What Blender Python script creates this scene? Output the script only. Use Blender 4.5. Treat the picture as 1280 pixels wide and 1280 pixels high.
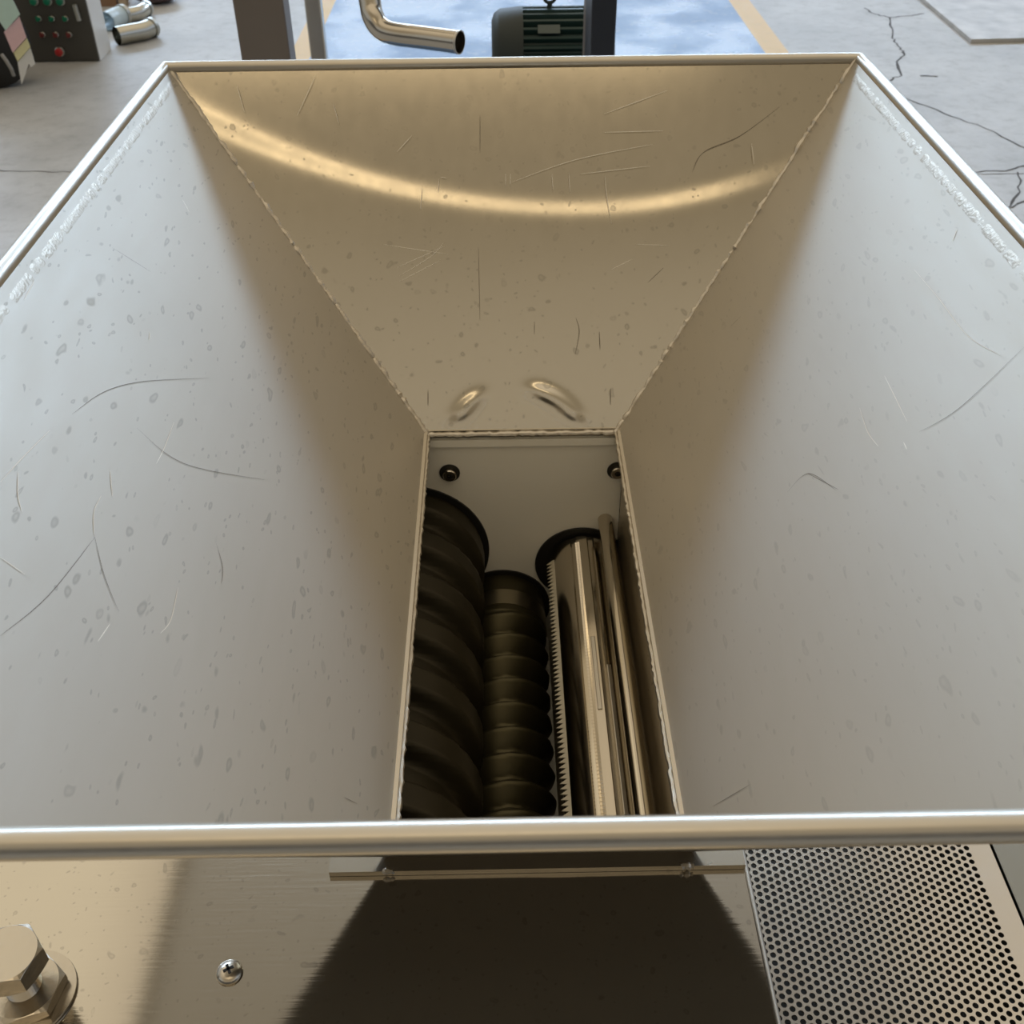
import bpy, bmesh, math, random
from mathutils import Vector, Matrix
random.seed(7)
C = bpy.context.scene.collection
for o in list(bpy.data.objects): bpy.data.objects.remove(o)

# ------------------------------------------------------------------ camera
K = 0.30                 # metres per unit (one unit = camera height above the hopper rim)
CZ = 1.44                # camera height above the floor
F = 1346.5
AX = Vector((0.99985, -0.01515, -0.00805)); AU = Vector((0.01573, 0.62152, 0.78324)); AF = Vector((0.00686, 0.78325, -0.62167))
cam = bpy.data.cameras.new('camera'); camo = bpy.data.objects.new('camera', cam); C.objects.link(camo)
cam.sensor_width = 36; cam.sensor_fit = 'HORIZONTAL'; cam.lens = F / 1280 * 36
m = Matrix(((AX.x, AU.x, -AF.x), (AX.y, AU.y, -AF.y), (AX.z, AU.z, -AF.z)))
camo.matrix_world = Matrix.Translation((0, 0, CZ)) @ m.to_4x4()
cam.clip_start = 0.01
cam.dof.use_dof = True; cam.dof.focus_distance = 0.75; cam.dof.aperture_fstop = 24
bpy.context.scene.camera = camo

# ------------------------------------------------------------------ world: daylight of the open hall
W = bpy.data.worlds.new('hall_daylight'); bpy.context.scene.world = W; W.use_nodes = True
nt = W.node_tree; nt.nodes.clear()
def N(nt, typ, **kw):
    n = nt.nodes.new(typ)
    for k, v in kw.items():
        if k == 'ins':
            for a, b in v.items():
                if hasattr(b, 'links') or isinstance(b, bpy.types.NodeSocket): nt.links.new(b, n.inputs[a])
                else: n.inputs[a].default_value = b
        else: setattr(n, k, v)
    return n
def math_(nt, op, a, b=0.0, c=0.0, clamp=False):
    n = nt.nodes.new('ShaderNodeMath'); n.operation = op; n.use_clamp = clamp
    for i, v in enumerate((a, b, c)):
        if isinstance(v, bpy.types.NodeSocket): nt.links.new(v, n.inputs[i])
        else: n.inputs[i].default_value = v
    return n.outputs[0]
def sstep(nt, v, a, b):
    n = nt.nodes.new('ShaderNodeMapRange'); n.interpolation_type = 'SMOOTHSTEP'
    nt.links.new(v, n.inputs['Value']); n.inputs['From Min'].default_value = a; n.inputs['From Max'].default_value = b
    return n.outputs['Result']
def mixc(nt, f, a, b, typ='MIX'):
    n = nt.nodes.new('ShaderNodeMix'); n.data_type = 'RGBA'; n.blend_type = typ
    for s, v in ((n.inputs[0], f), (n.inputs[6], a), (n.inputs[7], b)):
        if isinstance(v, bpy.types.NodeSocket): nt.links.new(v, s)
        elif isinstance(v, (int, float)): s.default_value = v
        else: s.default_value = (*v, 1)
    return n.outputs[2]
tc = N(nt, 'ShaderNodeTexCoord'); sp = N(nt, 'ShaderNodeSeparateXYZ', ins={0: tc.outputs['Generated']})
x_, y_, z_ = sp.outputs
# warm lit roof overhead, dimmer toward the back; one tall daylight opening at the far end of the aisle
over = sstep(nt, z_, 0.35, 0.95)
back = math_(nt, 'MULTIPLY', sstep(nt, math_(nt, 'MULTIPLY', y_, -1.0), 0.0, 0.6), math_(nt, 'SUBTRACT', 1.0, sstep(nt, z_, 0.78, 0.9)))
col = mixc(nt, over, (0.36, 0.31, 0.235), (0.84, 0.72, 0.54))
col = mixc(nt, back, col, mixc(nt, sstep(nt, z_, 0.50, 0.66), (0.50, 0.43, 0.32), (0.34, 0.28, 0.19)))
lowback = math_(nt, 'MULTIPLY', back, math_(nt, 'SUBTRACT', 1.0, sstep(nt, z_, 0.12, 0.36)))
col = mixc(nt, lowback, col, (0.04, 0.033, 0.024))
right = math_(nt, 'MULTIPLY', sstep(nt, x_, 0.45, 0.8), math_(nt, 'SUBTRACT', 1.0, sstep(nt, z_, 0.4, 0.7)))
col = mixc(nt, right, col, (0.50, 0.56, 0.66))
left = math_(nt, 'MULTIPLY', sstep(nt, math_(nt, 'MULTIPLY', x_, -1.0), 0.45, 0.8), math_(nt, 'SUBTRACT', 1.0, sstep(nt, z_, 0.4, 0.7)))
col = mixc(nt, left, col, (0.46, 0.47, 0.46))
ahead = math_(nt, 'MULTIPLY', sstep(nt, y_, 0.3, 0.7), math_(nt, 'SUBTRACT', 1.0, sstep(nt, z_, 0.42, 0.62)))
col = mixc(nt, ahead, col, (0.62, 0.66, 0.72))
az = math_(nt, 'DIVIDE', math_(nt, 'ABSOLUTE', x_), math_(nt, 'MAXIMUM', y_, 0.001))
infront = math_(nt, 'GREATER_THAN', y_, 0.0)
def band(z0, z1, z2, z3, a0, a1):
    v = math_(nt, 'MULTIPLY', sstep(nt, z_, z0, z1), math_(nt, 'SUBTRACT', 1.0, sstep(nt, z_, z2, z3)))
    return math_(nt, 'MULTIPLY', math_(nt, 'MULTIPLY', v, infront), math_(nt, 'SUBTRACT', 1.0, sstep(nt, az, a0, a1)))
col = mixc(nt, band(0.16, 0.24, 0.30, 0.36, 0.26, 0.36), col, (3.0, 3.4, 3.9))          # door opening
col = mixc(nt, band(0.375, 0.39, 0.445, 0.458, 0.85, 1.05), col, (10.2, 14.0, 19.0))          # clerestory strip
xz = math_(nt, 'DIVIDE', x_, math_(nt, 'MAXIMUM', z_, 0.01))
sky = math_(nt, 'MULTIPLY', math_(nt, 'LESS_THAN', xz, -0.40), math_(nt, 'GREATER_THAN', xz, -0.95))
sky = math_(nt, 'MULTIPLY', sky, math_(nt, 'MULTIPLY', sstep(nt, z_, 0.5, 0.6), math_(nt, 'GREATER_THAN', y_, 0.1)))
col = mixc(nt, sky, col, (0.95, 0.83, 0.62))                                             # lit roof bay on the left
low = sstep(nt, z_, -0.05, 0.02)
col = mixc(nt, low, (0.16, 0.15, 0.14), col)
bg = N(nt, 'ShaderNodeBackground', ins={'Color': col, 'Strength': 1.0})
N(nt, 'ShaderNodeOutputWorld', ins={0: bg.outputs[0]})

def area_light(name, loc, target, sx, sy, power, colr):
    l = bpy.data.lights.new(name, 'AREA'); l.shape = 'RECTANGLE'; l.size = sx; l.size_y = sy; l.energy = power; l.color = colr
    o = bpy.data.objects.new(name, l); C.objects.link(o); o.location = loc
    o.rotation_euler = (Vector(target) - Vector(loc)).to_track_quat('-Z', 'Y').to_euler()
    return o
# strip lamp under the roof behind the photographer
area_light('roof_strip_light', (-0.22, -0.75, 3.15), (-0.22, 1.0, 1.0), 1.76, 0.10, 1.9, (1.0, 0.78, 0.48))

vs = bpy.context.scene.view_settings
vs.view_transform = 'Standard'; vs.look = 'None'; vs.gamma = 1; vs.use_curve_mapping = False; vs.exposure = 0.0

# ------------------------------------------------------------------ helpers
def P(x, y, h): return Vector((x * K, y * K, CZ - h * K))          # h = depth below the camera
def ray(px, py): return AX * ((px - 640) / F) - AU * ((py - 640) / F) + AF
def atD(px, py, D):                                                # a point on the upright plane y = D
    d = ray(px, py); d = d * (D / d.y); return Vector((d.x * K, d.y * K, CZ + d.z * K))
def atH(px, py, h):                                                # a point on the level plane h below the camera
    d = ray(px, py); d = d * (h / -d.z); return Vector((d.x * K, d.y * K, CZ + d.z * K))

class MB:
    def __init__(s): s.v = []; s.f = []; s.mi = []; s.sm = []
    def add(s, vs_, fs, mi=0, smooth=False):
        b = len(s.v); s.v += [tuple(v) for v in vs_]
        for f in fs: s.f.append([b + i for i in f]); s.mi.append(mi); s.sm.append(smooth)
    def box(s, c, d, mi=0, rot=None):
        c = Vector(c); vs_ = []
        for i in range(8):
            v = Vector(((i & 1) - .5, (i >> 1 & 1) - .5, (i >> 2 & 1) - .5)); v = Vector((v.x * d[0], v.y * d[1], v.z * d[2]))
            if rot: v = rot @ v
            vs_.append(c + v)
        s.add(vs_, [(0, 2, 3, 1), (4, 5, 7, 6), (0, 1, 5, 4), (2, 6, 7, 3), (0, 4, 6, 2), (1, 3, 7, 5)], mi)
        return s
    def bb(s, a, b, mi=0):                                          # box from corner to corner
        a = Vector(a); b = Vector(b); d = b - a
        return s.box((a + b) / 2, (abs(d.x), abs(d.y), abs(d.z)), mi)
    def sweep(s, pts, rad, n=12, closed=False, caps=True, mi=0, flat=1.0, up=None):
        pts = [Vector(p) for p in pts]; k = len(pts); rings = []
        prev = None
        for i, p in enumerate(pts):
            if closed: t = (pts[(i + 1) % k] - pts[i - 1])
            else: t = pts[min(i + 1, k - 1)] - pts[max(i - 1, 0)]
            t.normalize()
            if up is not None: a = Vector(up) - t * t.dot(Vector(up))
            elif prev is None: a = t.orthogonal()
            else: a = prev - t * prev.dot(t)
            a.normalize(); prev = a; b = t.cross(a)
            r = rad[i] if isinstance(rad, (list, tuple)) else rad
            rings.append([p + (a * math.cos(q) * flat + b * math.sin(q)) * r for q in [2 * math.pi * j / n for j in range(n)]])
        vs_ = [v for r in rings for v in r]; fs = []
        for i in range(k if closed else k - 1):
            i2 = (i + 1) % k
            for j in range(n): fs.append((i * n + j, i * n + (j + 1) % n, i2 * n + (j + 1) % n, i2 * n + j))
        s.add(vs_, fs, mi, True)
        if caps and not closed:
            s.add(rings[0], [tuple(range(n))[::-1]], mi); s.add(rings[-1], [tuple(range(n))], mi)
        return s
    def lathe(s, prof, c, axis=(0, 0, 1), n=32, mi=0, smooth=True):  # prof = (radius, height) list
        ax = Vector(axis).normalized(); a = ax.orthogonal().normalized(); b = ax.cross(a); c = Vector(c)
        vs_ = [c + ax * h + (a * math.cos(2 * math.pi * j / n) + b * math.sin(2 * math.pi * j / n)) * max(r, 1e-6) for r, h in prof for j in range(n)]
        fs = [(i * n + j, i * n + (j + 1) % n, (i + 1) * n + (j + 1) % n, (i + 1) * n + j) for i in range(len(prof) - 1) for j in range(n)]
        s.add(vs_, fs, mi, smooth); return s
    def build(s, name, mats, parent=None, bevel=0, seg=2, auto=True):
        me = bpy.data.meshes.new(name); me.from_pydata(s.v, [], s.f)
        for mt in (mats if isinstance(mats, (list, tuple)) else [mats]): me.materials.append(mt)
        me.polygons.foreach_set('material_index', s.mi); me.polygons.foreach_set('use_smooth', s.sm)
        bm = bmesh.new(); bm.from_mesh(me)
        bmesh.ops.remove_doubles(bm, verts=bm.verts, dist=1e-6)
        bmesh.ops.recalc_face_normals(bm, faces=bm.faces); bm.to_mesh(me); bm.free()
        if auto and any(s.sm):
            try: me.set_sharp_from_angle(angle=math.radians(40))
            except Exception: pass
        me.update()
        o = bpy.data.objects.new(name, me); C.objects.link(o)
        if parent is not None:
            o.parent = parent; o.matrix_parent_inverse = Matrix.Translation(-parent.location)
        if bevel:
            md = o.modifiers.new('bevel', 'BEVEL'); md.width = bevel; md.segments = seg; md.limit_method = 'ANGLE'; md.angle_limit = math.radians(40)
        return o
def tag(o, label, cat, group=None, kind=None):
    if label: o['label'] = label
    if cat: o['category'] = cat
    if group: o['group'] = group
    if kind: o['kind'] = kind
    return o
def thing(name, label, cat, loc, group=None):
    o = bpy.data.objects.new(name, None); C.objects.link(o); o.location = loc; o.empty_display_size = .05
    return tag(o, label, cat, group)
def copy_tree(o, delta, parent=None):
    c = o.copy(); C.objects.link(c)
    if parent is None: c.location = o.location + Vector(delta)
    else: c.parent = parent
    for ch in list(o.children): copy_tree(ch, delta, c)
    return c

# ------------------------------------------------------------------ materials
def mat(name, col, rough=.5, metal=0.0, noise=0.0, nscale=20, bump=0.0, coat=0.0, spec=.5):
    m = bpy.data.materials.new(name); m.use_nodes = True; nt = m.node_tree; b = nt.nodes['Principled BSDF']
    b.inputs['Roughness'].default_value = rough; b.inputs['Metallic'].default_value = metal
    b.inputs['Coat Weight'].default_value = coat; b.inputs['Specular IOR Level'].default_value = spec
    tc = N(nt, 'ShaderNodeTexCoord'); nz = N(nt, 'ShaderNodeTexNoise', ins={'Vector': tc.outputs['Object'], 'Scale': nscale, 'Detail': 5.0})
    c = mixc(nt, math_(nt, 'MULTIPLY', nz.outputs[0], noise * 2, clamp=True), col, tuple(v * .55 for v in col))
    nt.links.new(c, b.inputs['Base Color'])
    if bump:
        bp = N(nt, 'ShaderNodeBump', ins={'Height': nz.outputs[0], 'Strength': bump, 'Distance': .002}); nt.links.new(bp.outputs[0], b.inputs['Normal'])
    return m
def steel(name, col=(.60, .56, .49), rough=.22, spots=0.0, brush=(1, 1, 1), bscale=60, bstr=.04, rvar=.06, spotscale=55, smear=0.0, stretch=(1, 1, 1)):
    m = bpy.data.materials.new(name); m.use_nodes = True; nt = m.node_tree; b = nt.nodes['Principled BSDF']
    b.inputs['Metallic'].default_value = 1.0
    tc = N(nt, 'ShaderNodeTexCoord'); obj = tc.outputs['Object']
    mp = N(nt, 'ShaderNodeMapping', ins={'Vector': obj, 'Scale': brush})
    br = N(nt, 'ShaderNodeTexNoise', ins={'Vector': mp.outputs[0], 'Scale': bscale, 'Detail': 4.0})
    big = N(nt, 'ShaderNodeTexNoise', ins={'Vector': obj, 'Scale': 6.0, 'Detail': 3.0})
    r = math_(nt, 'ADD', rough - rvar, math_(nt, 'MULTIPLY', br.outputs[0], rvar * 2))
    c = mixc(nt, math_(nt, 'MULTIPLY', sstep(nt, big.outputs[0], .35, .7), .25), col, tuple(v * .88 for v in col))
    if spots:
        ms = N(nt, 'ShaderNodeMapping', ins={'Vector': obj, 'Scale': stretch})
        wob = N(nt, 'ShaderNodeTexNoise', ins={'Vector': ms.outputs[0], 'Scale': 45.0, 'Detail': 2.0})
        vv = N(nt, 'ShaderNodeVectorMath', operation='MULTIPLY_ADD', ins={0: wob.outputs['Color'], 1: (.018, .018, .018), 2: ms.outputs[0]})
        tot = None
        for sc, th in ((spotscale, .17), (spotscale * 2.3, .16)):
            vo = N(nt, 'ShaderNodeTexVoronoi', ins={'Vector': vv.outputs[0], 'Scale': sc})
            pick = N(nt, 'ShaderNodeSeparateColor', ins={0: vo.outputs['Color']})
            ring = math_(nt, 'SUBTRACT', 1.0, sstep(nt, vo.outputs['Distance'], th, th + .10))
            core = math_(nt, 'ADD', .45, math_(nt, 'MULTIPLY', sstep(nt, vo.outputs['Distance'], th * .2, th), .55))
            dens = sstep(nt, math_(nt, 'ADD', pick.outputs[0], math_(nt, 'MULTIPLY', big.outputs[0], .5)), .85, 1.05)
            s = math_(nt, 'MULTIPLY', math_(nt, 'MULTIPLY', ring, core), dens)
            tot = s if tot is None else math_(nt, 'MAXIMUM', tot, s)
        tot = math_(nt, 'MULTIPLY', tot, spots)
        c = mixc(nt, tot, c, tuple(v * .62 for v in col))
        r = math_(nt, 'ADD', r, math_(nt, 'MULTIPLY', tot, .10))
    nt.links.new(c, b.inputs['Base Color']); nt.links.new(r, b.inputs['Roughness'])
    bp = N(nt, 'ShaderNodeBump', ins={'Height': br.outputs[0], 'Strength': bstr, 'Distance': .001}); nt.links.new(bp.outputs[0], b.inputs['Normal'])
    return m
M_side = steel('brushed_steel_side', rough=.52, spots=.55, spotscale=75, stretch=(1.0, .5, 1.5), brush=(1, .2, 1), bscale=90)
M_side2 = steel('brushed_steel_side_clean', rough=.52, spots=.28, spotscale=80, stretch=(1.0, .5, 1.5), brush=(1, .2, 1), bscale=90)
M_back = steel('brushed_steel_back', col=(.60, .555, .47), rough=.16, rvar=.03, spots=.6, spotscale=75, brush=(1, 1, .15), bscale=90)
M_deck = steel('brushed_steel_deck', rough=.12, rvar=.03, spots=.5, spotscale=110, brush=(.04, 1, 1), bscale=500, bstr=.07)
M_steel = steel('plain_steel', rough=.25)
M_rim = steel('polished_steel_rim', col=(.58, .54, .47), rough=.36, rvar=.08, bscale=120)
M_weld = steel('weld_bead', col=(.58, .53, .45), rough=.44, bscale=400, bstr=.5, rvar=.10)
M_scr = mat('bright_scratch', (.85, .80, .70), .45, .25)
M_scrd = mat('dark_scratch', (.24, .21, .17), .5, .9)
M_tray = steel('perforated_steel', col=(.62, .58, .52), rough=.30)
M_drum = steel('polished_drum_steel', col=(.60, .54, .44), rough=.16, brush=(1, .05, 1), bscale=150)
M_auger = mat('dark_auger_metal', (.040, .032, .016), .50, .6, .4, 30, .15)
M_auger2 = mat('olive_auger_metal', (.085, .073, .038), .40, .8, .4, 30, .12)
M_white = mat('white_plastic', (.95, .91, .80), .42, 0, .06, 14)
M_black = mat('black_rubber_and_hole_shade', (.012, .011, .010), .5, 0)  # also paints the shade in plate holes, pipe bore and cross recess
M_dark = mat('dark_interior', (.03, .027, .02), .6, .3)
M_bolt = steel('bolt_steel', col=(.58, .53, .45), rough=.24, bscale=200, bstr=.15)

# ------------------------------------------------------------------ floor (structure)
def floor_material():
    m = bpy.data.materials.new('polished_concrete_and_paint'); m.use_nodes = True; nt = m.node_tree; b = nt.nodes['Principled BSDF']
    tc = N(nt, 'ShaderNodeTexCoord'); o = tc.outputs['Object']; s = N(nt, 'ShaderNodeSeparateXYZ', ins={0: o}); x = s.outputs[0]
    n1 = N(nt, 'ShaderNodeTexNoise', ins={'Vector': o, 'Scale': 1.1, 'Detail': 7.0, 'Roughness': .65})
    n2 = N(nt, 'ShaderNodeTexNoise', ins={'Vector': o, 'Scale': 14.0, 'Detail': 6.0, 'Roughness': .7})
    conc = mixc(nt, sstep(nt, n1.outputs[0], .35, .68), (.40, .395, .38), (.53, .525, .51))
    conc = mixc(nt, math_(nt, 'MULTIPLY', sstep(nt, n2.outputs[0], .45, .75), .35), conc, (.22, .215, .20))
    blue = mixc(nt, sstep(nt, n1.outputs[0], .3, .7), (.08, .17, .36), (.14, .25, .44))
    wear = sstep(nt, n2.outputs[0], .52, .66)
    blue = mixc(nt, math_(nt, 'MULTIPLY', wear, .35), blue, (.40, .45, .52))
    yel = mixc(nt, math_(nt, 'MULTIPLY', wear, .2), (.66, .43, .12), (.50, .38, .20))
    painted = math_(nt, 'GREATER_THAN', s.outputs[1], 1.9)
    def band(a, b_): return math_(nt, 'MULTIPLY', painted, math_(nt, 'MULTIPLY', math_(nt, 'GREATER_THAN', x, a), math_(nt, 'LESS_THAN', x, b_)))
    xl0, xl1, xr0, xr1 = -.965, -.865, 1.235, 1.345
    c = mixc(nt, band(xl0, xr1), conc, yel); c = mixc(nt, band(xl1, xr0), c, blue)
    nt.links.new(c, b.inputs['Base Color'])
    r = math_(nt, 'ADD', .36, math_(nt, 'MULTIPLY', n2.outputs[0], .22))
    n3 = N(nt, 'ShaderNodeTexNoise', ins={'Vector': o, 'Scale': 2.2, 'Detail': 4.0})
    r = math_(nt, 'SUBTRACT', r, math_(nt, 'MULTIPLY', band(xl1, xr0), math_(nt, 'ADD', .05, math_(nt, 'MULTIPLY', sstep(nt, n3.outputs[0], .42, .6), .20))))
    nt.links.new(r, b.inputs['Roughness']); b.inputs['Specular IOR Level'].default_value = .35
    bp = N(nt, 'ShaderNodeBump', ins={'Height': n1.outputs[0], 'Strength': .25, 'Distance': .02}); nt.links.new(bp.outputs[0], b.inputs['Normal'])
    return m
M_crack = mat('crack_dirt', (.07, .065, .06), .8)
fl = MB(); fl.bb((-14, -8, -.05), (14, 24, 0)); floor = fl.build('floor', floor_material()); floor['kind'] = 'structure'
M_wall2 = mat('darkened_brown_wall', (.10, .08, .06), .7, 0, .1, 2)  # wall colour darkened to deepen the deck's reflection
M_wall = mat('painted_hall_wall', (.50, .50, .48), .7, 0, .1, 2)
for nm, a, b in (('wall_left', (-14.2, -8, 0), (-14, 24, 3.2)), ('wall_right', (14, -8, 0), (14.2, 24, 3.2)), ('wall_far', (-14, 24, 0), (14, 24.2, 3.2)), ('added_wall_near', (-14, -5.2, 0), (14, -5, 3.2))):  # near wall is unseen, added to darken the deck's reflection
    w_ = MB(); w_.bb(a, b); w_ = w_.build(nm, M_wall2 if nm == 'added_wall_near' else M_wall); w_['kind'] = 'structure'
def crack(pts, w):
    mb = MB(); q = []
    for (a, b) in zip(pts[:-1], pts[1:]):
        a = atH(*a, 4.8); b = atH(*b, 4.8)
        for k in range(5):
            p = a.lerp(b, k / 5); q.append(p + Vector((random.uniform(-1, 1), random.uniform(-1, 1), 0)) * .010 * (k > 0))
    q.append(atH(*pts[-1], 4.8)); vs_ = []
    for i, p in enumerate(q):
        t = (q[min(i + 1, len(q) - 1)] - q[max(i - 1, 0)]).normalized(); n = Vector((-t.y, t.x, 0)) * w * random.uniform(.5, 1.2) / 2
        vs_ += [p + n + Vector((0, 0, .0008)), p - n + Vector((0, 0, .0008))]
    mb.add(vs_, [(2 * i, 2 * i + 1, 2 * i + 3, 2 * i + 2) for i in range(len(q) - 1)])
    o = mb.build('crack', M_crack, floor)
crack([(1080, 10), (1095, 18), (1112, 22), (1135, 20), (1155, 17)], .010)
crack([(1112, 22), (1115, 48), (1123, 58), (1130, 67), (1121, 78), (1127, 95), (1108, 102)], .012)
crack([(1125, 120), (1180, 142), (1230, 160), (1290, 188)], .008)
crack([(1150, 95), (1172, 96)], .016)
crack([(1215, 215), (1250, 214), (1290, 207)], .012); crack([(1215, 218), (1290, 217)], .006)
crack([(1272, 215), (1275, 240), (1258, 262), (1285, 250)], .009)
crack([(-20, 213), (40, 214), (108, 215)], .006)

# ------------------------------------------------------------------ hopper
XL, XR, YB, YF = -1.035, 1.133, 3.5355, .695
ol, orr, ob, of = -.247, .3708, 2.932, 1.352
T = .0065
hopper = thing('feed_hopper', 'large open stainless steel hopper with four sloping welded walls, filling the picture', 'hopper', P(.06, 2.1, 2))
def slab_grid(c00, c10, c11, c01, nu, nv, disp=None, mi=0, into=None):
    """panel between four corners with thickness on its outer side; disp(u,v) bends it"""
    c00, c10, c11, c01 = [Vector(c) for c in (c00, c10, c11, c01)]
    n = (c10 - c00).cross(c01 - c00).normalized()
    if into is not None and n.dot(into) < 0: n = -n
    mb = MB(); g = []
    for j in range(nv + 1):
        for i in range(nu + 1):
            u, v = i / nu, j / nv
            p = c00.lerp(c10, u).lerp(c01.lerp(c11, u), v)
            g.append(p + n * (disp(u, v, p) if disp else 0))
    ins = [(j * (nu + 1) + i, j * (nu + 1) + i + 1, (j + 1) * (nu + 1) + i + 1, (j + 1) * (nu + 1) + i) for j in range(nv) for i in range(nu)]
    mb.add(g, ins, mi, True)
    out = [c - n * T * K for c in (c00, c10, c11, c01)]
    mb.add(out, [(0, 1, 2, 3)], mi)
    e = [g[0], g[nu], g[(nu + 1) * nv + nu], g[(nu + 1) * nv]]
    for k in range(4): mb.add([e[k], e[(k + 1) % 4], out[(k + 1) % 4], out[k]], [(0, 1, 2, 3)], mi)
    return mb, n
def on_plane(px, py, p0, n):
    d = ray(px, py); o = Vector((0, 0, CZ)); s = (Vector(p0) - o).dot(n) / d.dot(n); return o + d * s
def scratch(mb, pts, p0, n, w, mi, lift=.0004, sub=6):
    """thin scratch along the panel through the given places, tapered at both ends"""
    q = [on_plane(a, b, p0, n) for a, b in pts]; out = []
    if len(q) > 2:                                                   # smooth
        for i in range(len(q) - 1):
            a = q[max(i - 1, 0)]; b = q[i]; c = q[i + 1]; d = q[min(i + 2, len(q) - 1)]
            for k in range(sub):
                t = k / sub; out.append(.5 * ((2 * b) + (c - a) * t + (2 * a - 5 * b + 4 * c - d) * t * t + (3 * b - a - 3 * c + d) * t ** 3))
        out.append(q[-1])
    else: out = [q[0].lerp(q[1], k / 4) for k in range(5)]
    L = len(out); vs_ = []
    for i, p in enumerate(out):
        t = (out[min(i + 1, L - 1)] - out[max(i - 1, 0)]).normalized(); s = n.cross(t) * w / 2 * (math.sin(math.pi * (i + .3) / (L - .4)) * .8 + .2)
        vs_ += [p + s + n * lift, p - s + n * lift]
    mb.add(vs_, [(2 * i, 2 * i + 1, 2 * i + 3, 2 * i + 2) for i in range(L - 1)], mi)

# left wall
mbl, nl = slab_grid(P(XL, YB, 1), P(XL, YF, 1), P(ol, of, 2), P(ol, ob, 2), 12, 8, into=Vector((1, 0, 0)))
p0l = P(XL, YB, 1)
for pts in [[(0, 603), (30, 570), (62, 538)], [(22, 590), (22, 620), (27, 640)], [(126, 620), (117, 640), (117, 668)], [(0, 697), (30, 718)],
            [(222, 735), (213, 775), (200, 792)], [(137, 780), (122, 802)], [(42, 352), (30, 375)], [(228, 250), (236, 265)], [(187, 415), (186, 425)], [(137, 588), (140, 620)],
            [(217, 528), (205, 560), (195, 580)]]: scratch(mbl, pts, p0l, nl, .0006, 1)
for pts in [[(90, 518), (130, 490), (180, 477), (260, 473)], [(0, 795), (60, 745), (118, 672)], [(118, 672), (130, 720), (148, 765)], [(170, 535), (230, 580), (330, 600)],
            [(430, 997), (446, 1005)], [(140, 310), (188, 340)], [(270, 680), (278, 710), (276, 730)]]: scratch(mbl, pts, p0l, nl, .0004, 2)
M_out = steel('warm_tinted_outer_steel', col=(.66, .56, .42), rough=.30)  # outer faces tinted warm so the deck's reflection turns warmer
mbl.mi[96] = 3; mbl.build('side_panel', [M_side, M_scr, M_scrd, M_out], hopper)
# right wall
mbr, nr = slab_grid(P(XR, YB, 1), P(XR, YF, 1), P(orr, of, 2), P(orr, ob, 2), 12, 8, into=Vector((-1, 0, 0)))
p0r = P(XR, YB, 1)
for pts in [[(1143, 337), (1175, 375), (1210, 420), (1250, 444)], [(1106, 470), (1120, 498), (1134, 527)], [(1075, 510), (1085, 540), (1098, 558)], [(1197, 286), (1191, 302)], [(1130, 553), (1134, 562)]]:
    scratch(mbr, pts, p0r, nr, .0006, 1)
for pts in [[(1280, 435), (1200, 510), (1150, 540)], [(892, 1008), (938, 981)], [(985, 615), (1011, 592), (1045, 613)], [(1010, 592), (1048, 612)], [(912, 410), (926, 396)]]: scratch(mbr, pts, p0r, nr, .0004, 2)
mbr.mi[96] = 3; mbr.build('side_panel', [M_side2, M_scr, M_scrd, M_out], hopper)
# back wall, slightly buckled sheet
nb0 = Vector((0, -1, YB - ob)).normalized()
def prj(p):
    d = p - Vector((0, 0, CZ)); f = d.dot(AF); return 640 + F * d.dot(AX) / f, 640 - F * d.dot(AU) / f
NU, NV = 140, 200
def tilt(px, py):
    # crest of the shallow buckle runs in a sagging curve across the sheet
    yc = 262 - .00053 * (px - 720) ** 2 if px < 720 else 262 - .00074 * (px - 720) ** 2
    t = (5.0 - (262 - max(yc, 120)) * .026) * math.exp(-((py - yc) / 18) ** 2) + .9 * math.exp(-((py - yc - 30) / 50) ** 2)
    return t
TA = math.radians(1)
def dent(px, py):
    # two shallow crescent ridges pressed into the foot of the sheet
    r = math.hypot((px - 646) / 80, (py - 548) / 62)
    gap = 1 - math.exp(-((px - 632) / 36) ** 4)
    f = 1 / (1 + math.exp((py - 524) / 4))
    return RIDGE * math.exp(-((r - 1) / .15) ** 2) * gap * f
RIDGE = .0034
c00, c10, c11, c01 = P(XL, YB, 1), P(XR, YB, 1), P(orr, ob, 2), P(ol, ob, 2)
H_ = {}
Ls = (c01 - c00).length
for i in range(NU + 1):
    col_ = []; acc = 0
    for j in range(NV + 1):
        p = c00.lerp(c10, i / NU).lerp(c01.lerp(c11, i / NU), j / NV)
        if j: acc += tilt(*prj(p)) * TA * (P(0, YB, 1) - P(0, ob, 2)).length / NV
        col_.append(acc)
    for j in range(NV + 1):
        p = c00.lerp(c10, i / NU).lerp(c01.lerp(c11, i / NU), j / NV)
        H_[i, j] = (col_[j] - col_[-1] * j / NV) + dent(*prj(p))
mbb, nb = slab_grid(c00, c10, c11, c01, NU, NV, disp=lambda u, v, p: H_[round(u * NU), round(v * NV)] , into=Vector((0, -1, 0)))
def L1(pts, w=.0008, mi=1): scratch(mbb, pts, c00, nb, w, mi, lift=.0022)
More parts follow.
